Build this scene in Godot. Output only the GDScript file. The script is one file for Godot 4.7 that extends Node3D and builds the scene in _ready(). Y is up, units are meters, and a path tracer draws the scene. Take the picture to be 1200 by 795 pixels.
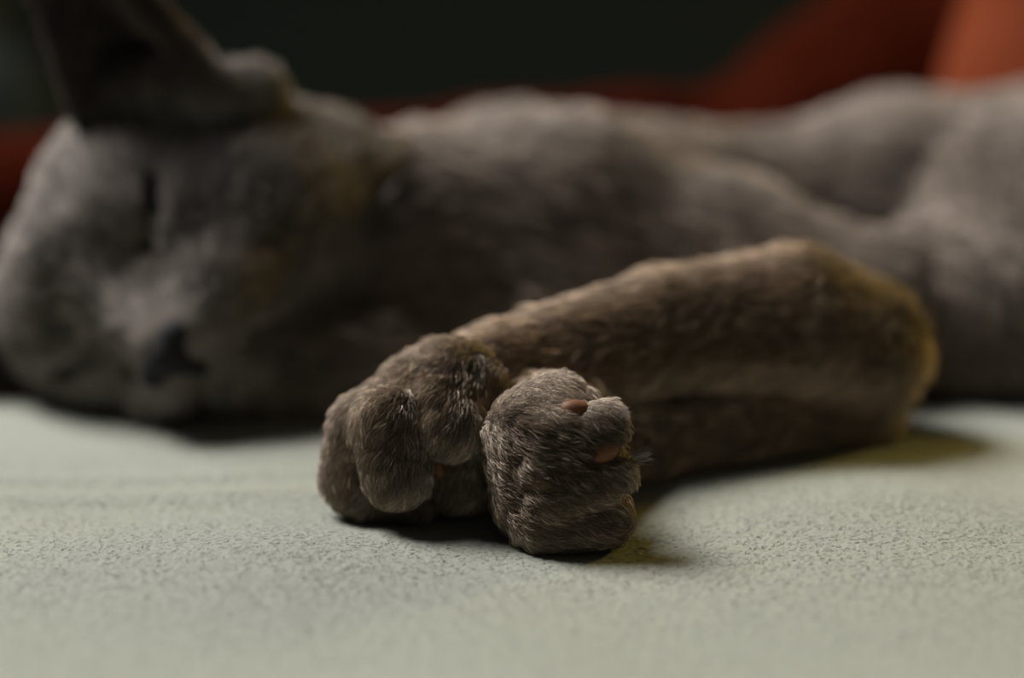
extends Node3D
# A grey cat asleep on its side on a sage fleece blanket; short, soft daylight from a window on the left, a warm lamp on the right.
# Tables below are in centimetres; the scene is in metres.

const CM := 0.01

# ---------------------------------------------------------------- distance field of rounded, tapered bones
var A := PackedVector3Array()
var BA := PackedVector3Array()
var IL := PackedFloat32Array()
var RA := PackedFloat32Array()
var DR := PackedFloat32Array()
var KK := PackedFloat32Array()
var NEG := PackedInt32Array()
var FLOW := PackedVector3Array()
var COAT := PackedInt32Array()      # which coat the bone wears

# coats: [strand length, strand width, strands per square cm, lean (height share), linear colour]
var coats := []

var tufts := []                     # [root, direction, hairs, length]
# mesh under construction
var V := PackedVector3Array()
var N := PackedVector3Array()
var FLV := PackedVector3Array()
var CV := PackedColorArray()
var AT := PackedVector3Array()      # length, width, density
var IX := PackedInt32Array()
var bare := []                      # [from, to, no hair within, full hair beyond]
var rng := RandomNumberGenerator.new()
var wob := FastNoiseLite.new()
var wob_amp := 0.0
var underside := -10.0               # nothing lies lower: what rests on the seat is flattened there


func reset_field() -> void:
	for a in [A, BA, IL, RA, DR, KK, NEG, FLOW, COAT]:
		a.clear()
	A.clear(); BA.clear(); IL.clear(); RA.clear(); DR.clear(); KK.clear(); NEG.clear(); FLOW.clear(); COAT.clear()


func reset_mesh() -> void:
	V = PackedVector3Array(); N = PackedVector3Array(); FLV = PackedVector3Array(); CV = PackedColorArray(); AT = PackedVector3Array(); IX = PackedInt32Array()


func bone(a: Vector3, b: Vector3, ra: float, rb: float, k: float, coat := 0, flow := Vector3.ZERO, neg := 0) -> void:
	# a, b in metres; radii and blend in metres
	A.append(a)
	BA.append(b - a)
	IL.append(1.0 / maxf((b - a).length_squared(), 1e-10))
	RA.append(ra)
	DR.append(rb - ra)
	KK.append(maxf(k, 0.0003))
	NEG.append(neg)
	FLOW.append(flow.normalized() if flow != Vector3.ZERO else (b - a).normalized())
	COAT.append(coat)


func bone_cm(a: Vector3, b: Vector3, ra: float, rb: float, k: float, coat := 0, flow := Vector3.ZERO) -> void:
	bone(a * CM, b * CM, ra * CM, rb * CM, k * CM, coat, flow)


func field(p: Vector3, list: PackedInt32Array) -> float:
	var d := 10.0
	for i in list:
		var pa := p - A[i]
		var t := clampf(pa.dot(BA[i]) * IL[i], 0.0, 1.0)
		var e := (pa - BA[i] * t).length() - RA[i] - DR[i] * t
		var k := KK[i]
		if NEG[i]:
			e = -e
			var h2 := k - absf(d - e)
			d = maxf(d, e)
			if h2 > 0.0:
				d += h2 * h2 * 0.25 / k
		else:
			var h := k - absf(d - e)
			d = minf(d, e)
			if h > 0.0:
				d -= h * h * 0.25 / k
	if wob_amp > 0.0:
		d += wob_amp * wob.get_noise_3dv(p * 1000.0)
	return maxf(d, underside - p.y)


func surface_nets(lo: Vector3, hi: Vector3, h: float, skip: Array) -> void:
	# adds the surface inside the box to V, N, ...; cells well inside a box of skip are left to a finer grid
	var n := Vector3i(((hi - lo) / h).ceil())
	n = Vector3i(ceili(n.x / 8.0), ceili(n.y / 8.0), ceili(n.z / 8.0)) * 8
	var at := PackedInt32Array()
	at.resize(n.x * n.y * n.z)
	at.fill(-1)
	var cells := PackedInt32Array()
	var masks := PackedInt32Array()
	var all := PackedInt32Array(range(A.size()))
	var half := h * 4.0 * 1.7321
	var loc := PackedFloat32Array()
	loc.resize(729)
	for bz in range(0, n.z, 8):
		for by in range(0, n.y, 8):
			for bx in range(0, n.x, 8):
				var c := lo + (Vector3(bx, by, bz) + Vector3(4, 4, 4)) * h
				var dc := field(c, all)
				if absf(dc) > half * 1.25 + 0.004 + wob_amp:
					continue
				var list := PackedInt32Array()
				for i in all:
					var pa := c - A[i]
					var t := clampf(pa.dot(BA[i]) * IL[i], 0.0, 1.0)
					if (pa - BA[i] * t).length() - RA[i] - DR[i] * t < half * 2.0 + KK[i] + 0.006:
						list.append(i)
				if list.is_empty():
					continue
				var q := 0
				for k in 9:
					for j in 9:
						for i in 9:
							loc[q] = field(lo + Vector3(bx + i, by + j, bz + k) * h, list)
							q += 1
				for k in 8:
					for j in 8:
						for i in 8:
							var o := i + 9 * j + 81 * k
							var d0 := loc[o]
							var d1 := loc[o + 1]
							var d2 := loc[o + 9]
							var d3 := loc[o + 10]
							var d4 := loc[o + 81]
							var d5 := loc[o + 82]
							var d6 := loc[o + 90]
							var d7 := loc[o + 91]
							var m := int(d0 < 0) | int(d1 < 0) << 1 | int(d2 < 0) << 2 | int(d3 < 0) << 3 | int(d4 < 0) << 4 | int(d5 < 0) << 5 | int(d6 < 0) << 6 | int(d7 < 0) << 7
							if m == 0 or m == 255:
								continue
							var p0 := lo + Vector3(bx + i, by + j, bz + k) * h
							var hidden := false
							for s in skip:
								if (s as AABB).has_point(p0) and (s as AABB).has_point(p0 + Vector3(h, h, h)):
									hidden = true
							if hidden:
								continue
							# mean of the edge crossings
							var sum := Vector3.ZERO
							var cnt := 0
							if (d0 < 0) != (d1 < 0): sum += Vector3(d0 / (d0 - d1), 0, 0); cnt += 1
							if (d2 < 0) != (d3 < 0): sum += Vector3(d2 / (d2 - d3), 1, 0); cnt += 1
							if (d4 < 0) != (d5 < 0): sum += Vector3(d4 / (d4 - d5), 0, 1); cnt += 1
							if (d6 < 0) != (d7 < 0): sum += Vector3(d6 / (d6 - d7), 1, 1); cnt += 1
							if (d0 < 0) != (d2 < 0): sum += Vector3(0, d0 / (d0 - d2), 0); cnt += 1
							if (d1 < 0) != (d3 < 0): sum += Vector3(1, d1 / (d1 - d3), 0); cnt += 1
							if (d4 < 0) != (d6 < 0): sum += Vector3(0, d4 / (d4 - d6), 1); cnt += 1
							if (d5 < 0) != (d7 < 0): sum += Vector3(1, d5 / (d5 - d7), 1); cnt += 1
							if (d0 < 0) != (d4 < 0): sum += Vector3(0, 0, d0 / (d0 - d4)); cnt += 1
							if (d1 < 0) != (d5 < 0): sum += Vector3(1, 0, d1 / (d1 - d5)); cnt += 1
							if (d2 < 0) != (d6 < 0): sum += Vector3(0, 1, d2 / (d2 - d6)); cnt += 1
							if (d3 < 0) != (d7 < 0): sum += Vector3(1, 1, d3 / (d3 - d7)); cnt += 1
							var p := p0 + sum / cnt * h
							at[(bx + i) + n.x * ((by + j) + n.y * (bz + k))] = V.size()
							cells.append((bx + i) + n.x * ((by + j) + n.y * (bz + k)))
							masks.append(m)
							V.append(p)
							N.append(Vector3(d1 + d3 + d5 + d7 - d0 - d2 - d4 - d6, d2 + d3 + d6 + d7 - d0 - d1 - d4 - d5, d4 + d5 + d6 + d7 - d0 - d1 - d2 - d3).normalized())
							# coat at this vertex: the nearest bones, weighted
							var fl := Vector3.ZERO
							var co := Color(0, 0, 0)
							var tr := Vector3.ZERO
							var ws := 1e-6
							for b in list:
								if NEG[b]:
									continue
								var pa := p - A[b]
								var t := clampf(pa.dot(BA[b]) * IL[b], 0.0, 1.0)
								var e := (pa - BA[b] * t).length() - RA[b] - DR[b] * t
								if e < 0.014:
									var w := exp(-e / 0.0022)
									fl += FLOW[b] * w
									if coats.size():
										var ct: Array = coats[COAT[b]]
										tr += Vector3(ct[0], ct[1], ct[2]) * w
										co += (ct[4] as Color) * w
									ws += w
							FLV.append(fl)
							AT.append(tr / ws)
							CV.append(Color(co.r / ws, co.g / ws, co.b / ws))
	var sx := 1
	var sy := n.x
	var sz := n.x * n.y
	for q in cells.size():
		var cell := cells[q]
		var m := masks[q]
		var s0 := m & 1
		var x := cell % n.x
		var y := (cell / n.x) % n.y
		var z := cell / sz
		if y > 0 and z > 0 and s0 != (m >> 1 & 1):
			quad(at[cell], at[cell - sy], at[cell - sy - sz], at[cell - sz], s0 == 1)
		if x > 0 and z > 0 and s0 != (m >> 2 & 1):
			quad(at[cell], at[cell - sz], at[cell - sz - sx], at[cell - sx], s0 == 1)
		if x > 0 and y > 0 and s0 != (m >> 4 & 1):
			quad(at[cell], at[cell - sx], at[cell - sx - sy], at[cell - sy], s0 == 1)


func quad(a: int, b: int, c: int, d: int, flip: bool) -> void:
	if a < 0 or b < 0 or c < 0 or d < 0:
		return
	if flip:
		IX.append_array(PackedInt32Array([a, c, b, a, d, c]))
	else:
		IX.append_array(PackedInt32Array([a, b, c, a, c, d]))


func mesh_of(colors := true, tint := 1.0) -> ArrayMesh:
	var arr := []
	arr.resize(Mesh.ARRAY_MAX)
	arr[Mesh.ARRAY_VERTEX] = V
	arr[Mesh.ARRAY_NORMAL] = N
	if colors:
		var c := PackedColorArray()
		c.resize(CV.size())
		for i in CV.size():
			c[i] = Color(CV[i].r * tint, CV[i].g * tint, CV[i].b * tint)
		arr[Mesh.ARRAY_COLOR] = c
	arr[Mesh.ARRAY_INDEX] = IX
	var m := ArrayMesh.new()
	m.add_surface_from_arrays(Mesh.PRIMITIVE_TRIANGLES, arr)
	return m


# ---------------------------------------------------------------- small helpers
func mat(c: Color, rough := 0.8, spec := 0.4, vertex := false) -> StandardMaterial3D:
	var m := StandardMaterial3D.new()
	m.albedo_color = c.linear_to_srgb()
	m.roughness = rough
	m.metallic_specular = spec
	m.vertex_color_use_as_albedo = vertex
	return m


func put(called: String, mesh: Mesh, m: Material, parent: Node = self, at := Vector3.ZERO) -> MeshInstance3D:
	var o := MeshInstance3D.new()
	o.name = called
	o.mesh = mesh
	o.material_override = m
	o.position = at
	parent.add_child(o, true)
	return o


func thing(called: String, label: String, category: String, at := Vector3.ZERO) -> Node3D:
	var o := Node3D.new()
	o.name = called
	o.position = at
	add_child(o, true)
	o.set_meta("label", label)
	o.set_meta("category", category)
	return o


func box(size: Vector3) -> BoxMesh:
	var b := BoxMesh.new()
	b.size = size
	return b


func slab(called: String, lo: Vector3, hi: Vector3, m: Material, parent: Node = self) -> MeshInstance3D:
	var o := put(called, box(hi - lo), m, parent, (lo + hi) / 2)
	if parent == self:
		o.set_meta("kind", "structure")
	return o


func ellipsoid(r: Vector3, rings := 14, segs := 22) -> ArrayMesh:
	var st := SurfaceTool.new()
	st.begin(Mesh.PRIMITIVE_TRIANGLES)
	for i in rings + 1:
		for j in segs + 1:
			var u := PI * i / rings
			var w := TAU * j / segs
			var d := Vector3(sin(u) * cos(w), cos(u), sin(u) * sin(w))
			st.set_normal((d / r).normalized())
			st.add_vertex(d * r)
	for i in rings:
		for j in segs:
			var a := i * (segs + 1) + j
			var b := a + segs + 1
			for k in [a, b, a + 1, a + 1, b, b + 1]:
				st.add_index(k)
	return st.commit()


# ---------------------------------------------------------------- fur
func strand_mesh(root_tone: float, tip_tone: float) -> ArrayMesh:
	# a three-sided tapering hair, one unit long along +z, that rises along +y and curls over
	var vs := PackedVector3Array()
	var ns := PackedVector3Array()
	var cs := PackedColorArray()
	var ix := PackedInt32Array()
	var rings := 4
	for i in rings + 1:
		var t := float(i) / rings
		var c := Vector3(0, sin(t * 2.0) * 0.62, t * 0.55 + t * t * 0.45)
		var r := 0.5 * (1.0 - 0.9 * t * t)
		var shade := lerpf(root_tone, tip_tone, t)
		for s in 3:
			var an := TAU * s / 3.0 + PI / 2
			vs.append(Vector3(cos(an) * r, c.y, c.z) + Vector3(0, sin(an) * r * 0.12, 0))
			ns.append(Vector3(cos(an) * 0.09, 1.0, -0.1 + 0.3 * t).normalized())
			cs.append(Color(shade, shade, shade))
	for i in rings:
		for s in 3:
			var a := i * 3 + s
			var b := i * 3 + (s + 1) % 3
			ix.append_array(PackedInt32Array([a, a + 3, b, b, a + 3, b + 3]))
	var arr := []
	arr.resize(Mesh.ARRAY_MAX)
	arr[Mesh.ARRAY_VERTEX] = vs
	arr[Mesh.ARRAY_NORMAL] = ns
	arr[Mesh.ARRAY_COLOR] = cs
	arr[Mesh.ARRAY_INDEX] = ix
	var m := ArrayMesh.new()
	m.add_surface_from_arrays(Mesh.PRIMITIVE_TRIANGLES, arr)
	return m


func grow_fur(called: String, first: int, last: int, parent: Node, m: Material, eye: Vector3, amount := 1.0) -> int:
	# hairs on the triangles first..last of the mesh under construction
	var place: Array[Transform3D] = []
	var tint := PackedColorArray()
	var clump := FastNoiseLite.new()
	clump.seed = 11
	clump.frequency = 0.22
	var tone := FastNoiseLite.new()
	tone.seed = 5
	tone.frequency = 0.05
	var carry := 0.0
	for f in range(first, last, 3):
		var ia := IX[f]
		var ib := IX[f + 1]
		var ic := IX[f + 2]
		var a := V[ia]
		var b := V[ib]
		var c := V[ic]
		var at := AT[ia]
		if at.x < 0.0005:
			continue
		if a.y < ground(a.x, a.z) - 0.001:
			continue
		var nn := N[ia]
		if nn.dot((eye - a).normalized()) < -0.35:
			continue
		var hair_share := 1.0
		for s in bare:
			var s0: Vector3 = s[0]
			var s1: Vector3 = s[1]
			if absf(a.x - s0.x) < 0.04 and absf(a.y - s0.y) < 0.04:
				hair_share = minf(hair_share, smoothstep(s[2], s[3], Geometry3D.get_closest_point_to_segment(a, s0, s1).distance_to(a)))
		if hair_share < 0.05:
			continue
		carry += (b - a).cross(c - a).length() * 0.5 * 1e4 * at.z * amount
		while carry > 1.0:
			carry -= 1.0
			var u := rng.randf()
			var w := rng.randf()
			if u + w > 1.0:
				u = 1.0 - u
				w = 1.0 - w
			var p := a + (b - a) * u + (c - a) * w
			var nrm := (N[ia] * (1.0 - u - w) + N[ib] * u + N[ic] * w).normalized()
			var fl := FLV[ia]
			var mm := p * 1000.0
			var c1 := clump.get_noise_3dv(mm)
			var c2 := clump.get_noise_3d(mm.z + 300.0, mm.x, mm.y)
			fl += nrm.cross(fl) * (c1 * 0.9 + rng.randf_range(-0.35, 0.35))
			fl -= nrm * fl.dot(nrm)
			if fl.length_squared() < 1e-6:
				continue
			fl = fl.normalized()
			var l := at.x * rng.randf_range(0.6, 1.15) * hair_share
			var rise := rng.randf_range(0.2, 0.6) * (1.0 + 0.6 * c2) * lerpf(1.0, 1.5, smoothstep(0.0080, 0.0046, at.x))
			var side := nrm.cross(fl)
			var y := (nrm + side * rng.randf_range(-0.3, 0.3)) * (l * rise)
			place.append(Transform3D(Basis(side * (at.y * rng.randf_range(0.7, 1.2)), y, fl * l), p - nrm * (at.y * 0.6)))
			var v := (1.0 + 0.4 * c2 + 0.4 * tone.get_noise_3dv(mm)) * rng.randf_range(0.45, 1.1)
			if rng.randf() < 0.2:
				v *= 2.1
			var co := CV[ia]
			tint.append(Color(co.r * v, co.g * v, co.b * v))
	if called == "paw_fur":
		for t in tufts:
			for k in int(t[2]):
				var dir: Vector3 = (t[1] as Vector3) + Vector3(rng.randf_range(-0.35, 0.35), rng.randf_range(-0.35, 0.35), rng.randf_range(-0.35, 0.35))
				dir = dir.normalized()
				var nrm := (Vector3(0, 0.6, 1) - dir * dir.dot(Vector3(0, 0.6, 1))).normalized()
				var l: float = t[3] * rng.randf_range(0.6, 1.1)
				var from: Vector3 = (t[0] as Vector3) + Vector3(rng.randfn(0, 0.0008), rng.randfn(0, 0.0008), rng.randfn(0, 0.0006))
				place.append(Transform3D(Basis(nrm.cross(dir) * 0.00012, nrm * l * rng.randf_range(0.1, 0.35), dir * l), from))
				var v := rng.randf_range(0.25, 0.6)
				tint.append(Color(v, v * 0.93, v * 0.84))
	var mmesh := MultiMesh.new()
	mmesh.transform_format = MultiMesh.TRANSFORM_3D
	mmesh.use_colors = true
	mmesh.mesh = strand_mesh(0.62, 1.25)
	mmesh.instance_count = place.size()
	for i in place.size():
		mmesh.set_instance_transform(i, place[i])
		mmesh.set_instance_color(i, tint[i])
	var o := MultiMeshInstance3D.new()
	o.name = called
	o.multimesh = mmesh
	o.material_override = m
	o.set_meta("kind", "stuff")
	parent.add_child(o, true)
	return place.size()


# ---------------------------------------------------------------- the blanket's height
var roll := FastNoiseLite.new()
var nap := FastNoiseLite.new()
var nap_fine := FastNoiseLite.new()
var ripple := FastNoiseLite.new()


func bump(x: float, z: float, cx: float, cz: float, sx: float, sz: float) -> float:
	var u := (x - cx) / sx
	var w := (z - cz) / sz
	return exp(-u * u - w * w)


func ground(x: float, z: float) -> float:
	var y := roll.get_noise_2d(x * 100.0, z * 100.0) * 0.0025
	# a soft fold that runs across on the left, and a swell in the near left
	var line := -0.040 - 0.02 * x - 0.35 * (x + 0.08) * (x + 0.08)
	y += 0.0022 * exp(-pow((z - line) / 0.007, 2.0)) * smoothstep(-0.02, -0.08, x)
	y += 0.0016 * exp(-pow((z - line + 0.017) / 0.005, 2.0)) * smoothstep(-0.03, -0.08, x)
	y += 0.004 * bump(x, z, -0.075, 0.012, 0.05, 0.03)
	# pressed in under the paws
	y -= 0.0025 * bump(x, z, 0.012, -0.006, 0.022, 0.015) + 0.002 * bump(x, z, -0.03, -0.022, 0.025, 0.016)
	# the near right swell
	y += 0.003 * bump(x, z, 0.10, -0.035, 0.05, 0.03)
	return y


func blanket_mesh() -> ArrayMesh:
	var xs := PackedFloat32Array()
	var zs := PackedFloat32Array()
	var x := -0.62
	while x < 0.62:
		xs.append(x)
		x += 0.00055 if absf(x) < 0.125 else (0.0012 if absf(x) < 0.17 else 0.006)
	var z := -0.62
	while z < 0.20:
		zs.append(z)
		z += 0.0006 if z > -0.06 and z < 0.09 else (0.0012 if z > -0.15 and z < 0.11 else 0.006)
	var vs := PackedVector3Array()
	var cs := PackedColorArray()
	var ns := PackedVector3Array()
	vs.resize(xs.size() * zs.size())
	ns.resize(vs.size())
	cs.resize(vs.size())
	var q := 0
	for zz in zs:
		for xx in xs:
			var fine := absf(xx) < 0.19 and zz > -0.16 and zz < 0.12
			var y := ground(xx, zz)
			var pit := 0.0
			if fine:
				var u := xx * 1000.0 + 1.2 * ripple.get_noise_2d(xx * 1000.0, zz * 1000.0)
				var w := zz * 1000.0
				pit = nap.get_noise_2d(u, w) * 0.6 + nap_fine.get_noise_2d(u, w) * 0.5
				y += pit * 0.00042
			vs[q] = Vector3(xx, y, zz)
			var t := 1.0 + 0.05 * clampf(pit * 1.5, -1.0, 1.0)
			cs[q] = Color(t, t, t)
			q += 1
	var nx := xs.size()
	var ix := PackedInt32Array()
	for j in zs.size() - 1:
		for i in nx - 1:
			var a := j * nx + i
			ix.append_array(PackedInt32Array([a, a + 1, a + nx, a + 1, a + nx + 1, a + nx]))
	var top := vs.size()
	var edge := PackedInt32Array()
	for i in nx - 1:
		edge.append(i)
	for j in zs.size() - 1:
		edge.append(j * nx + nx - 1)
	for i in range(nx - 1, 0, -1):
		edge.append((zs.size() - 1) * nx + i)
	for j in range(zs.size() - 1, 0, -1):
		edge.append(j * nx)
	q = 0
	for j in zs.size():
		for i in nx:
			var l := vs[q - 1] if i > 0 else vs[q]
			var r := vs[q + 1] if i < nx - 1 else vs[q]
			var u := vs[q - nx] if j > 0 else vs[q]
			var d := vs[q + nx] if j < zs.size() - 1 else vs[q]
			ns[q] = (d - u).cross(r - l).normalized()
			q += 1
	# hem and underside
	for e in edge:
		vs.append(Vector3(vs[e].x, -0.0115, vs[e].z))
		ns.append(Vector3(vs[e].x, 0, vs[e].z + 0.2).normalized())
		cs.append(Color.WHITE)
	for k in edge.size():
		var k2 := (k + 1) % edge.size()
		ix.append_array(PackedInt32Array([edge[k], top + k, edge[k2], edge[k2], top + k, top + k2]))
	var centre := vs.size()
	vs.append(Vector3(0, -0.0115, -0.2))
	ns.append(Vector3.DOWN)
	cs.append(Color.WHITE)
	for k in edge.size():
		ix.append_array(PackedInt32Array([centre, top + (k + 1) % edge.size(), top + k]))
	var arr := []
	arr.resize(Mesh.ARRAY_MAX)
	arr[Mesh.ARRAY_VERTEX] = vs
	arr[Mesh.ARRAY_NORMAL] = ns
	arr[Mesh.ARRAY_COLOR] = cs
	arr[Mesh.ARRAY_INDEX] = ix
	var m := ArrayMesh.new()
	m.add_surface_from_arrays(Mesh.PRIMITIVE_TRIANGLES, arr)
	return m


func grow_pile(parent: Node, m: Material) -> void:
	# the short curled pile of the fleece, where the picture is sharp enough to show it
	var place: Array[Transform3D] = []
	var tint := PackedColorArray()
	for i in 420000:
		var z := rng.randf_range(-0.13, 0.10)
		var x := rng.randf_range(-0.16, 0.16)
		if rng.randf() > 1.1 - absf(z - 0.01) / 0.09 or rng.randf() > (0.158 - absf(x)) / 0.03:
			continue
		var w := 1.2 * ripple.get_noise_2d(x * 1000.0, z * 1000.0)
		var pit := nap.get_noise_2d(x * 1000.0 + w, z * 1000.0) * 0.6 + nap_fine.get_noise_2d(x * 1000.0 + w, z * 1000.0) * 0.5
		var turn := 5.0 * nap.get_noise_2d(x * 400.0 + 900.0, z * 400.0) + rng.randf_range(-0.8, 0.8)
		var fl := Vector3(cos(turn), 0, sin(turn))
		var l := rng.randf_range(0.0005, 0.0009)
		var b := Basis(Vector3(fl.z, 0, -fl.x) * rng.randf_range(0.00016, 0.00026), Vector3(rng.randf_range(-0.3, 0.3), 1, rng.randf_range(-0.3, 0.3)) * l * rng.randf_range(0.12, 0.32), fl * l)
		place.append(Transform3D(b, Vector3(x, ground(x, z) + pit * 0.00042 - 0.00005, z)))
		var v := rng.randf_range(0.96, 1.04)
		tint.append(Color(v, v, v))
	var mm := MultiMesh.new()
	mm.transform_format = MultiMesh.TRANSFORM_3D
	mm.use_colors = true
	mm.mesh = strand_mesh(1.1, 1.25)
	mm.instance_count = place.size()
	for i in place.size():
		mm.set_instance_transform(i, place[i])
		mm.set_instance_color(i, tint[i])
	var o := MultiMeshInstance3D.new()
	o.name = "pile"
	o.multimesh = mm
	o.material_override = m
	o.set_meta("kind", "stuff")
	parent.add_child(o, true)


# ---------------------------------------------------------------- the cat
const HEAD_AT := Vector3(-0.121, 0.0388, -0.115)     # between the eyes
var HX: Vector3
var HY: Vector3
var HZ: Vector3


func hd(x: float, y: float, z: float) -> Vector3:    # a point of the head, in mm: left of the cat, crown, nose
	return HEAD_AT + (HX * x + HY * y + HZ * z) * 0.001


func head_bone(a: Vector3, b: Vector3, ra: float, rb: float, k: float, coat := 2) -> void:
	var wa := hd(a.x, a.y, a.z)
	var wb := hd(b.x, b.y, b.z)
	var flow := ((wa + wb) / 2 - hd(0, -20, 30)).normalized()
	bone(wa, wb, ra * 0.001, rb * 0.001, k * 0.001, coat, flow)


func build_bones() -> void:
	# trunk: chest, shoulder, back, haunch (coat 0)
	bone_cm(Vector3(-3.2, 4.0, -18.0), Vector3(1.6, 4.05, -18.2), 3.6, 3.75, 1.0, 0, Vector3(1, -0.2, 0.1))
	bone_cm(Vector3(1.6, 4.05, -18.0), Vector3(6.4, 3.2, -17.0), 3.75, 2.85, 1.5, 0, Vector3(1, -0.4, 0.2))
	bone_cm(Vector3(6.4, 3.2, -17.0), Vector3(9.6, 2.2, -14.5), 2.85, 2.0, 1.5, 0, Vector3(0.8, -0.4, 0.5))
	bone_cm(Vector3(0.0, 3.8, -23), Vector3(9.5, 2.9, -25), 3.7, 3.4, 2.0, 0, Vector3(1, -0.1, 0))
	bone_cm(Vector3(9.5, 2.9, -25), Vector3(13.5, 3.9, -24), 3.4, 3.7, 1.0, 0, Vector3(1, -0.1, 0))
	bone_cm(Vector3(13.5, 3.9, -24), Vector3(24, 4.4, -24), 3.7, 4.2, 1.0, 0, Vector3(0.7, -0.6, 0.3))
	bone_cm(Vector3(17.5, 3.6, -20.5), Vector3(22, 3.6, -20), 4.0, 4.0, 1.5, 0, Vector3(0.4, -0.9, 0.3))     # haunch
	bone_cm(Vector3(17.8, 3.3, -19.5), Vector3(15.5, 2.2, -15.5), 3.6, 2.4, 2.0, 0, Vector3(0.3, -0.9, 0.3))  # thigh
	bone_cm(Vector3(3, 2.0, -15), Vector3(13, 2.0, -16.5), 2.2, 2.4, 2.5, 0, Vector3(1, -0.2, 0))            # belly
	bone_cm(Vector3(-8.2, 1.3, -12.6), Vector3(-4.8, 1.2, -12.8), 1.5, 1.6, 1.5, 0, Vector3(1, -0.3, 0))     # chest on the blanket below the chin
	# upper forearm: elbow to wrist (coat 1)
	var fa := Vector3(-1, -0.25, 0.35)
	bone_cm(Vector3(10.1, 2.6, -9.8), Vector3(8.2, 3.55, -9.0), 1.95, 2.0, 0.5, 1, fa)
	bone_cm(Vector3(8.2, 3.55, -9.0), Vector3(4.5, 3.65, -7.8), 2.0, 1.6, 0.2, 1, fa)
	bone_cm(Vector3(4.5, 3.65, -7.8), Vector3(0.0, 2.95, -5.2), 1.6, 1.4, 0.2, 1, fa)
	bone_cm(Vector3(0.0, 2.95, -5.2), Vector3(-1.9, 2.6, -3.7), 1.4, 1.3, 0.3, 1, fa)
	# lower forearm, on the blanket in the shade
	bone_cm(Vector3(10.0, 0.7, -9.6), Vector3(3.4, 0.6, -6.0), 1.4, 1.0, 0.4, 1, fa)
	bone_cm(Vector3(3.4, 0.6, -6.0), Vector3(1.0, 2.4, -2.9), 1.0, 0.95, 0.8, 1, fa)
	# neck and ruff
	bone_cm(Vector3(-9.5, 3.6, -16.0), Vector3(-4.0, 3.5, -17.5), 3.3, 3.2, 1.5, 0, Vector3(1, 0, -0.3))
	# head
	head_bone(Vector3(-16, 1, -35), Vector3(14, 1, -35), 33, 33.5, 3)
	head_bone(Vector3(16, 10, -38), Vector3(42, 9, -45), 25, 22, 6)        # skull below the upper ear
	head_bone(Vector3(0, 8, -20), Vector3(0, 2, -16), 22, 20, 8)
	head_bone(Vector3(14, -10, -34), Vector3(38, -20, -40), 26, 25, 10)     # upper cheek
	head_bone(Vector3(-14, -10, -34), Vector3(-28, -16, -38), 26, 22, 10)
	head_bone(Vector3(38, -22, -44), Vector3(44, -42, -52), 26, 25, 10)     # ruff under the upper cheek
	head_bone(Vector3(5, -44, -36), Vector3(30, -48, -44), 25, 26, 14)      # throat
	head_bone(Vector3(0, 0, -6), Vector3(0, -20, 18), 9, 8, 8)             # bridge of the nose
	head_bone(Vector3(0, -18, 0), Vector3(0, -26, 10), 14, 12, 6)
	for s in [-1, 1]:
		head_bone(Vector3(24 * s, 1, -12), Vector3(28 * s, 0, -14), 12, 11, 5)     # over the eyeball
		head_bone(Vector3(13 * s, 12, -9), Vector3(30 * s, 11, -18), 8, 8, 5)      # brow
		head_bone(Vector3(9 * s, -28, 15), Vector3(17 * s, -29, 5), 9, 11, 5)      # whisker pad
		head_bone(Vector3(20 * s, -14, -11), Vector3(32 * s, -22, -26), 13, 17, 12)  # cheekbone
	head_bone(Vector3(15, -30, 2), Vector3(36, -34, -26), 11, 21, 14)       # from the upper whisker pad back to the cheek
	head_bone(Vector3(-5, -41, 7), Vector3(5, -41, 7), 8, 8, 3)             # chin
	head_bone(Vector3(0, -40, -2), Vector3(0, -42, -22), 14, 18, 6)
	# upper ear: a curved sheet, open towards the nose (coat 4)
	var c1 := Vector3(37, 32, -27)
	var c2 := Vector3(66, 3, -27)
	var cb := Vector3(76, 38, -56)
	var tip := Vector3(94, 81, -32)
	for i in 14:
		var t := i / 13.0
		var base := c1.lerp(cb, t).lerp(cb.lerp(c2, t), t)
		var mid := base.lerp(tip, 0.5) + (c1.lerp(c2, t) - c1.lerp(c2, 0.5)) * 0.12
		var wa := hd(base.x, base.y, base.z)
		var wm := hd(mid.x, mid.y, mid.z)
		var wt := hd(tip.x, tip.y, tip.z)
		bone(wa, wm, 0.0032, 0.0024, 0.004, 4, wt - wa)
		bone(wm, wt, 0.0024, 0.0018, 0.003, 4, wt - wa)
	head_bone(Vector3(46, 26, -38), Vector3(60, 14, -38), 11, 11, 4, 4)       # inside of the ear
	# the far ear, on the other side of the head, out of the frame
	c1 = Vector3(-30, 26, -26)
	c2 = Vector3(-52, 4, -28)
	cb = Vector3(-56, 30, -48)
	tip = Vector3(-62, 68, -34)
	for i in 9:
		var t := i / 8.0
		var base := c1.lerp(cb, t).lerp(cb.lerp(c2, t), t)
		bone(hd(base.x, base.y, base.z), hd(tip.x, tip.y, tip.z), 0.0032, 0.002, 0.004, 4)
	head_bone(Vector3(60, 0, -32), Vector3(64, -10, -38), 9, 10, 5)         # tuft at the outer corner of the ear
	# paw L (coat 3): the upper paw, knuckles up, toes hanging to the blanket
	paw_left()
	paw_right()
	bare.append([hd(-5, -25, 25), hd(5, -25, 25), 0.007, 0.022])
	bare.append([hd(0, -25, 25), hd(0, -33, 20), 0.0045, 0.016])
	bare.append([Vector3(1.59, 3.61, 0.05) * CM, Vector3(1.59, 3.61, 0.05) * CM, 0.0022, 0.0042])
	bare.append([Vector3(2.26, 2.61, 0.45) * CM, Vector3(2.26, 2.61, 0.45) * CM, 0.0022, 0.0042])
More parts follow.
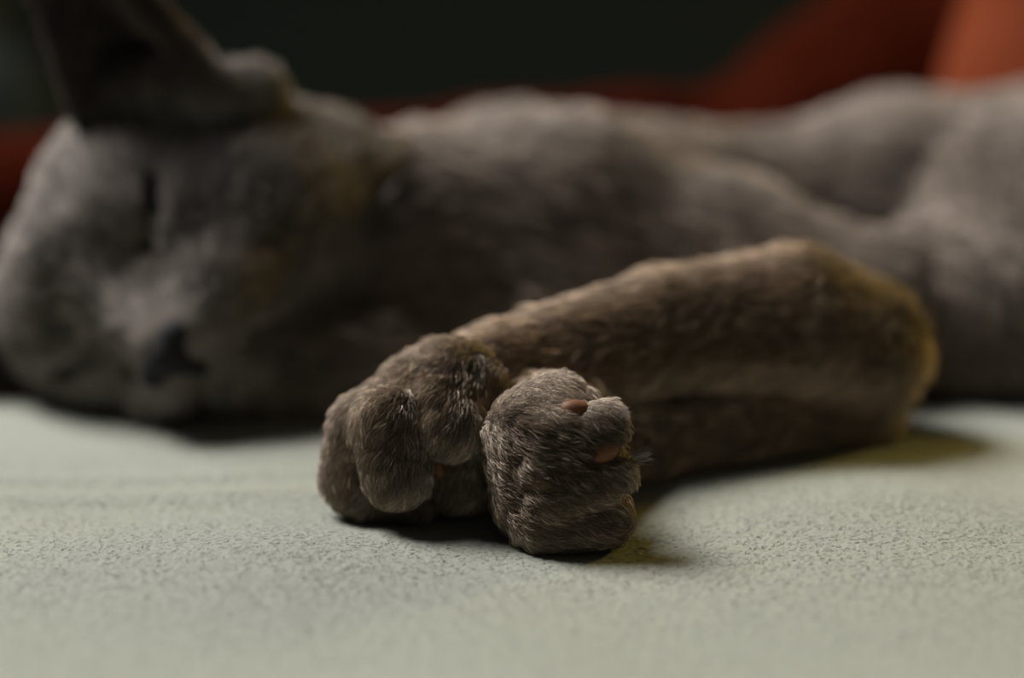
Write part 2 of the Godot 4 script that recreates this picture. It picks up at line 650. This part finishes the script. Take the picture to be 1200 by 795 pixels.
	bare.append([Vector3(2.57, 1.71, 0.35) * CM, Vector3(2.57, 1.71, 0.35) * CM, 0.0022, 0.0042])
	bare.append([Vector3(-1.90, 1.66, -1.25) * CM, Vector3(-1.90, 1.66, -1.25) * CM, 0.0022, 0.0042])
	tufts.append([Vector3(2.66, 3.40, 0.30) * CM, Vector3(0.5, 0.8, 0.4), 70, 0.0042])
	tufts.append([Vector3(2.99, 2.36, 0.30) * CM, Vector3(0.95, 0.15, 0.2), 60, 0.0048])
	tufts.append([Vector3(-1.59, 2.39, -1.10) * CM, Vector3(0.3, -0.8, 0.5), 60, 0.0038])
	# closed eyes: a slit pressed in
	for s in [-1, 1]:
		slit(s)


func slit(s: int) -> void:
	var pts := [Vector3(17 * s, -4, 1), Vector3(22 * s, -3, 0.5), Vector3(28 * s, -1, -2.5), Vector3(36 * s, 4, -8)]
	for i in 3:
		var a: Vector3 = pts[i]
		var b: Vector3 = pts[i + 1]
		bare.append([hd(a.x, a.y, a.z), hd(b.x, b.y, b.z), 0.0015, 0.008])
		bone(hd(a.x, a.y, a.z), hd(b.x, b.y, b.z), 0.0022, 0.0022, 0.003, 2, HY, 1)


func pw(px: float, py: float, z: float) -> Vector3:
	return Vector3(px, py, z)


func paw_left() -> void:
	bone_cm(Vector3(-1.53, 3.05, -3.10), Vector3(-2.91, 2.30, -2.80), 1.15, 1.18, 0.80, 3, Vector3(-0.35, -0.8, 0.4))
	bone_cm(Vector3(-3.84, 2.24, -2.60), Vector3(-4.00, 1.01, -2.40), 0.80, 0.82, 0.40, 3, Vector3(-0.35, -0.8, 0.4))
	bone_cm(Vector3(-3.12, 2.66, -1.70), Vector3(-2.93, 1.55, -1.30), 0.82, 0.78, 0.36, 3, Vector3(-0.35, -0.8, 0.4))
	bone_cm(Vector3(-1.76, 2.97, -2.05), Vector3(-1.60, 2.65, -1.60), 0.76, 0.70, 0.36, 3, Vector3(-0.35, -0.8, 0.4))
	bone_cm(Vector3(-1.65, 1.36, -2.20), Vector3(-1.47, 0.96, -2.20), 0.65, 0.60, 0.36, 3, Vector3(-0.35, -0.8, 0.4))
	bone_cm(Vector3(-1.23, 2.06, -2.80), Vector3(-1.25, 0.59, -3.00), 0.80, 0.80, 0.36, 3, Vector3(-0.35, -0.8, 0.4))
	bone_cm(Vector3(-3.59, 0.31, -2.40), Vector3(-2.57, 0.33, -2.20), 0.55, 0.55, 0.40, 3, Vector3(-0.35, -0.8, 0.4))


func paw_right() -> void:
	bone_cm(Vector3(0.69, 2.48, -1.00), Vector3(0.87, 1.04, -0.90), 1.20, 1.20, 0.30, 3, Vector3(0.8, -0.25, 0.4))
	bone_cm(Vector3(0.98, 2.95, -1.50), Vector3(1.09, 2.76, -1.20), 0.88, 0.90, 0.30, 3, Vector3(0.8, -0.25, 0.4))
	bone_cm(Vector3(1.20, 3.01, -1.60), Vector3(1.49, 2.94, -1.60), 0.75, 0.65, 0.30, 3, Vector3(0.8, -0.25, 0.4))
	bone_cm(Vector3(0.86, 2.76, -0.30), Vector3(2.21, 3.09, 0.00), 0.60, 0.50, 0.30, 3, Vector3(0.8, -0.25, 0.4))
	bone_cm(Vector3(0.85, 2.11, 0.00), Vector3(1.96, 2.48, 0.10), 0.60, 0.52, 0.32, 3, Vector3(0.8, -0.25, 0.4))
	bone_cm(Vector3(1.03, 1.36, 0.10), Vector3(2.38, 1.91, 0.20), 0.62, 0.54, 0.32, 3, Vector3(0.8, -0.25, 0.4))
	bone_cm(Vector3(0.86, 0.59, -0.20), Vector3(2.20, 0.71, -0.10), 0.70, 0.64, 0.32, 3, Vector3(0.8, -0.25, 0.4))


func features(cat: Node3D) -> void:
	# nose leather
	var keep := [V, N, FLV, CV, AT, IX]
	reset_field()
	underside = -10.0
	head_bone(Vector3(-7, -23, 23), Vector3(7, -23, 23), 4.2, 4.2, 2)
	head_bone(Vector3(0, -24, 24), Vector3(0, -34, 20), 5, 2.6, 3)
	for s in [-1, 1]:
		var q := hd(5.0 * s, -26.5, 29)
		bone(q, hd(7.5 * s, -25.5, 26), 0.0014, 0.0012, 0.001, 0, HX, 1)     # nostril
	reset_mesh()
	var c := hd(0, -27, 23)
	surface_nets(c - Vector3.ONE * 0.018, c + Vector3.ONE * 0.018, 0.0011, [])
	var nose := put("nose", mesh_of(false), mat(Color(0.018, 0.018, 0.021), 0.75, 0.3), cat)
	nose.set_meta("label", "dark slate nose")
	V = keep[0]; N = keep[1]; FLV = keep[2]; CV = keep[3]; AT = keep[4]; IX = keep[5]
	# toe pads
	var skin := mat(Color(0.18, 0.08, 0.038), 0.6, 0.4)
	pad(cat, Vector3(1.59, 3.53, -0.08) * CM, Vector3(4.0, 2.5, 2.4) * 0.001, -8, skin)
	pad(cat, Vector3(2.28, 2.62, 0.50) * CM, Vector3(4.0, 3.0, 2.4) * 0.001, 20, skin)
	pad(cat, Vector3(2.56, 1.70, 0.25) * CM, Vector3(2.0, 2.8, 2.0) * 0.001, 20, skin)
	pad(cat, Vector3(-1.91, 1.62, -1.35) * CM, Vector3(1.8, 3.0, 2.0) * 0.001, 12, skin)


func pad(cat: Node3D, at: Vector3, r: Vector3, turn: float, m: Material) -> void:
	var o := put("toe_pad", ellipsoid(r), m, cat, at)
	o.rotation = Vector3(-0.3, 0.4, deg_to_rad(turn))
	o.set_meta("label", "bare orange brown toe pad")


func _ready() -> void:
	rng.seed = 7
	var up_t := deg_to_rad(14.0)
	# ---- camera: 24 mm high sensor, 76.7 mm lens, wide open
	var cam := Camera3D.new()
	cam.name = "camera"
	var eye := Vector3(0, 0.183, 0.519)
	cam.position = eye
	cam.rotation = Vector3(-up_t, 0, 0)
	cam.near = 0.01
	cam.far = 20.0
	var at := CameraAttributesPhysical.new()
	at.frustum_focal_length = 76.73
	at.frustum_focus_distance = 0.543
	at.frustum_near = 0.01
	at.frustum_far = 20.0
	at.exposure_aperture = 2.8
	cam.attributes = at
	cam.fov = 17.78
	add_child(cam)
	cam.current = true
	# ---- sky and exposure
	var we := WorldEnvironment.new()
	we.name = "environment"
	var env := Environment.new()
	env.background_mode = Environment.BG_COLOR
	env.background_color = Color(0.55, 0.62, 0.70)
	env.background_energy_multiplier = 0.5
	env.tonemap_mode = Environment.TONE_MAPPER_LINEAR
	env.tonemap_exposure = 0.84
	env.sdfgi_enabled = true
	env.ssao_enabled = true
	env.ssil_enabled = true
	we.environment = env
	add_child(we)
	# ---- daylight through the window on the left
	var win := AreaLight3D.new()
	win.name = "window_daylight"
	win.area_size = Vector2(0.75, 0.75)
	win.light_color = Color(1.0, 0.985, 0.975)
	win.light_energy = 6.6
	win.shadow_enabled = true
	add_child(win)
	win.look_at_from_position(Vector3(-0.92, 1.5, -0.54), Vector3(0, 0, -0.08))
	# ---- the lamp on the right
	var lamp_at := Vector3(0.68, 0.31, -0.48)
	var lamp := OmniLight3D.new()
	lamp.name = "lamp_light"
	lamp.light_color = Color(1.0, 0.86, 0.42)
	lamp.light_energy = 0.25
	lamp.light_size = 0.05
	lamp.omni_range = 8.0
	lamp.omni_attenuation = 2.0
	lamp.shadow_enabled = true
	lamp.position = lamp_at
	add_child(lamp)

	# ---- the room
	var wall_m := mat(Color(0.06, 0.062, 0.06), 0.9)
	slab("floor", Vector3(-1.1, -0.55, -1.6), Vector3(1.9, -0.45, 1.6), mat(Color(0.10, 0.07, 0.05), 0.6))
	slab("ceiling", Vector3(-1.1, 2.4, -1.6), Vector3(1.9, 2.5, 1.6), mat(Color(0.2, 0.2, 0.19), 0.9))
	slab("wall_back", Vector3(-1.1, -0.45, -1.6), Vector3(1.9, 2.4, -1.5), wall_m)
	slab("wall_front", Vector3(-1.1, -0.45, 1.5), Vector3(1.9, 2.4, 1.6), wall_m)
	slab("wall_right", Vector3(1.8, -0.45, -1.5), Vector3(1.9, 2.4, 1.5), wall_m)
	slab("wall_left", Vector3(-1.1, -0.45, -1.5), Vector3(-1.0, 1.0, 1.5), wall_m)
	slab("wall_left", Vector3(-1.1, 2.0, -1.5), Vector3(-1.0, 2.4, 1.5), wall_m)
	slab("wall_left", Vector3(-1.1, 1.0, -1.5), Vector3(-1.0, 2.0, -1.02), wall_m)
	slab("wall_left", Vector3(-1.1, 1.0, -0.06), Vector3(-1.0, 2.0, 1.5), wall_m)

	# ---- the sofa
	var dark := mat(Color(0.018, 0.0225, 0.0215), 0.95, 0.1)
	var sofa := thing("sofa", "very dark green-black sofa beneath the blanket and behind the cat", "sofa")
	slab("seat", Vector3(-0.75, -0.40, -0.62), Vector3(0.80, -0.012, 0.22), dark, sofa)
	slab("backrest", Vector3(-0.75, -0.40, -0.86), Vector3(0.75, 0.45, -0.63), dark, sofa)

	# ---- the blanket
	roll.seed = 3
	roll.frequency = 0.055
	roll.fractal_octaves = 2
	nap.seed = 21
	nap.frequency = 0.5
	nap.fractal_octaves = 2
	nap_fine.seed = 9
	nap_fine.frequency = 0.95
	ripple.seed = 14
	ripple.frequency = 0.3
	var fleece := mat(Color(0.33, 0.345, 0.295), 0.95, 0.25, true)
	fleece.rim_enabled = true
	fleece.rim = 0.3
	var bl := put("blanket", blanket_mesh(), fleece)
	bl.set_meta("label", "pale sage green fleece blanket under the sleeping cat")
	bl.set_meta("category", "blanket")

	grow_pile(bl, fleece)

	# ---- the lamp at the right end of the sofa, outside the frame
	var stand := thing("table_lamp", "small lamp with a bare warm bulb standing at the right end of the sofa", "lamp", Vector3(lamp_at.x, -0.012, lamp_at.z))
	var brass := mat(Color(0.16, 0.12, 0.07), 0.4, 0.5)
	var foot := CylinderMesh.new()
	foot.top_radius = 0.045
	foot.bottom_radius = 0.055
	foot.height = 0.02
	put("base", foot, brass, stand, Vector3(0, 0.01, 0))
	var stem := CylinderMesh.new()
	stem.top_radius = 0.008
	stem.bottom_radius = 0.008
	stem.height = 0.26
	put("stem", stem, brass, stand, Vector3(0, 0.15, 0))
	var glow := mat(Color(0.9, 0.8, 0.6), 0.5)
	glow.emission_enabled = true
	glow.emission = Color(1.0, 0.86, 0.5)
	glow.emission_energy_multiplier = 1.5
	put("bulb", ellipsoid(Vector3(0.05, 0.056, 0.05)), glow, stand, Vector3(0, lamp_at.y + 0.012, 0))

	# ---- behind the cat
	wob.seed = 31
	wob.frequency = 0.012
	wob.fractal_octaves = 2
	wob_amp = 0.008
	underside = 0.0035
	reset_field()
	bone_cm(Vector3(-50, 1.9, -34), Vector3(-8, 2.3, -35), 3.2, 3.3, 1.0)
	bone_cm(Vector3(-8, 2.7, -35), Vector3(10, 3.5, -36), 3.3, 3.4, 1.0)
	bone_cm(Vector3(10, 3.3, -38), Vector3(19.7, 6.3, -45), 3.4, 6.0, 2.0)
	bone_cm(Vector3(19.7, 6.8, -45), Vector3(23.5, 10.5, -46), 5.6, 5.2, 2.0)
	bone_cm(Vector3(23, 4.0, -45), Vector3(38, 7.0, -47), 4.0, 5.5, 2.0)
	reset_mesh()
	surface_nets(Vector3(-0.56, -0.02, -0.55), Vector3(0.46, 0.19, -0.27), 0.006, [])
	var red := put("throw", mesh_of(false), mat(Color(0.034, 0.0055, 0.0022), 0.95, 0.05))
	red.set_meta("label", "rumpled rust red throw heaped behind the cat, highest at the right")
	red.set_meta("category", "throw")
	# an orange cushion at the right, near the lamp
	reset_field()
	wob_amp = 0.003
	underside = 0.003
	bone_cm(Vector3(19.4, 4, -33.8), Vector3(22.0, 12, -35), 3.0, 3.0, 2.0)
	bone_cm(Vector3(22.0, 12, -35), Vector3(31, 12, -35), 2.4, 2.4, 3.0)
	bone_cm(Vector3(22.8, 6, -33.5), Vector3(29, 7, -33.5), 4.2, 4.2, 4.0)
	reset_mesh()
	surface_nets(Vector3(0.15, -0.01, -0.43), Vector3(0.37, 0.17, -0.28), 0.005, [])
	var orange := put("cushion", mesh_of(false), mat(Color(0.19, 0.043, 0.018), 0.95, 0.1))
	orange.set_meta("label", "orange cushion glowing in warm lamp light at the upper right behind the haunch")
	orange.set_meta("category", "cushion")
	wob_amp = 0.0
	underside = 0.003
	reset_field()
	bone_cm(Vector3(-33, 3, -54), Vector3(-25.5, 4, -54), 3.5, 3.0, 2.0)
	bone_cm(Vector3(-26.8, 4, -54), Vector3(-26.0, 12, -55), 2.0, 1.6, 2.0)
	bone_cm(Vector3(-26.0, 12, -55), Vector3(-34, 14, -56), 1.6, 2.5, 2.0)
	bone_cm(Vector3(-33, 4, -55), Vector3(-33, 14, -56), 4.5, 4.5, 5.0)
	reset_mesh()
	surface_nets(Vector3(-0.42, -0.02, -0.62), Vector3(-0.2, 0.2, -0.47), 0.005, [])
	var grey := put("cushion", mesh_of(false), mat(Color(0.030, 0.038, 0.04), 0.9, 0.2))
	grey.set_meta("label", "dim grey green cushion standing in the dark at the far left behind the ear")
	grey.set_meta("category", "cushion")

	# ---- the cat
	underside = -0.0012
	HZ = Vector3(-0.02, -0.09, 0.995).normalized()
	HY = Vector3(-0.86, 0.485, -0.12)
	HY = (HY - HZ * HY.dot(HZ)).normalized()
	HX = HY.cross(HZ)
	coats = [
		[0.0130, 0.00048, 110.0, 0.5, Color(0.25, 0.207, 0.17)],   # 0 trunk
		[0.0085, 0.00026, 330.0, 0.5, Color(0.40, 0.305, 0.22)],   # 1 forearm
		[0.0075, 0.00034, 230.0, 0.5, Color(0.24, 0.213, 0.188)],   # 2 head
		[0.0040, 0.00009, 3100.0, 0.5, Color(0.33, 0.268, 0.207)],  # 3 paws
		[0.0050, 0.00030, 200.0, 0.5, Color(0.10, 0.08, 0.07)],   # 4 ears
	]
	var cat := thing("cat", "grey shorthaired cat asleep on its side with both front paws stretched forward over the blanket", "cat")
	reset_field()
	build_bones()
	var t0 := Time.get_ticks_msec()
	reset_mesh()
	var head_box := AABB(Vector3(-0.21, -0.03, -0.19), Vector3(0.17, 0.24, 0.12))
	var paw_box := AABB(Vector3(-0.058, -0.008, -0.046), Vector3(0.094, 0.058, 0.066))
	var inner := 0.0042
	surface_nets(paw_box.position, paw_box.end, 0.0011, [])
	var f1 := IX.size()
	surface_nets(head_box.position, head_box.end, 0.0021, [paw_box.grow(-0.0042)])
	var f2 := IX.size()
	surface_nets(Vector3(-0.20, -0.03, -0.34), Vector3(0.31, 0.10, 0.02), 0.0042, [paw_box.grow(-inner), head_box.grow(-inner)])
	var f3 := IX.size()
	# the dark rims of the closed eyes
	for v in V.size():
		for b in bare:
			if b[3] == 0.008 and V[v].distance_to(Geometry3D.get_closest_point_to_segment(V[v], b[0], b[1])) < 0.0025:
				CV[v] = Color(0.04, 0.035, 0.031)
	var skin := mat(Color(1, 1, 1), 0.9, 0.2, true)
	put("body", mesh_of(true, 0.6), skin, cat)
	print("mesh ", V.size(), " verts ", IX.size() / 3, " tris ", Time.get_ticks_msec() - t0, " ms")
	features(cat)
	var hair := mat(Color(1, 1, 1), 0.6, 0.22, true)
	t0 = Time.get_ticks_msec()
	var n1 := grow_fur("paw_fur", 0, f1, cat, hair, eye)
	var n2 := grow_fur("head_fur", f1, f2, cat, hair, eye)
	var n3 := grow_fur("body_fur", f2, f3, cat, hair, eye)
	print("fur ", n1, " ", n2, " ", n3, " ", Time.get_ticks_msec() - t0, " ms")
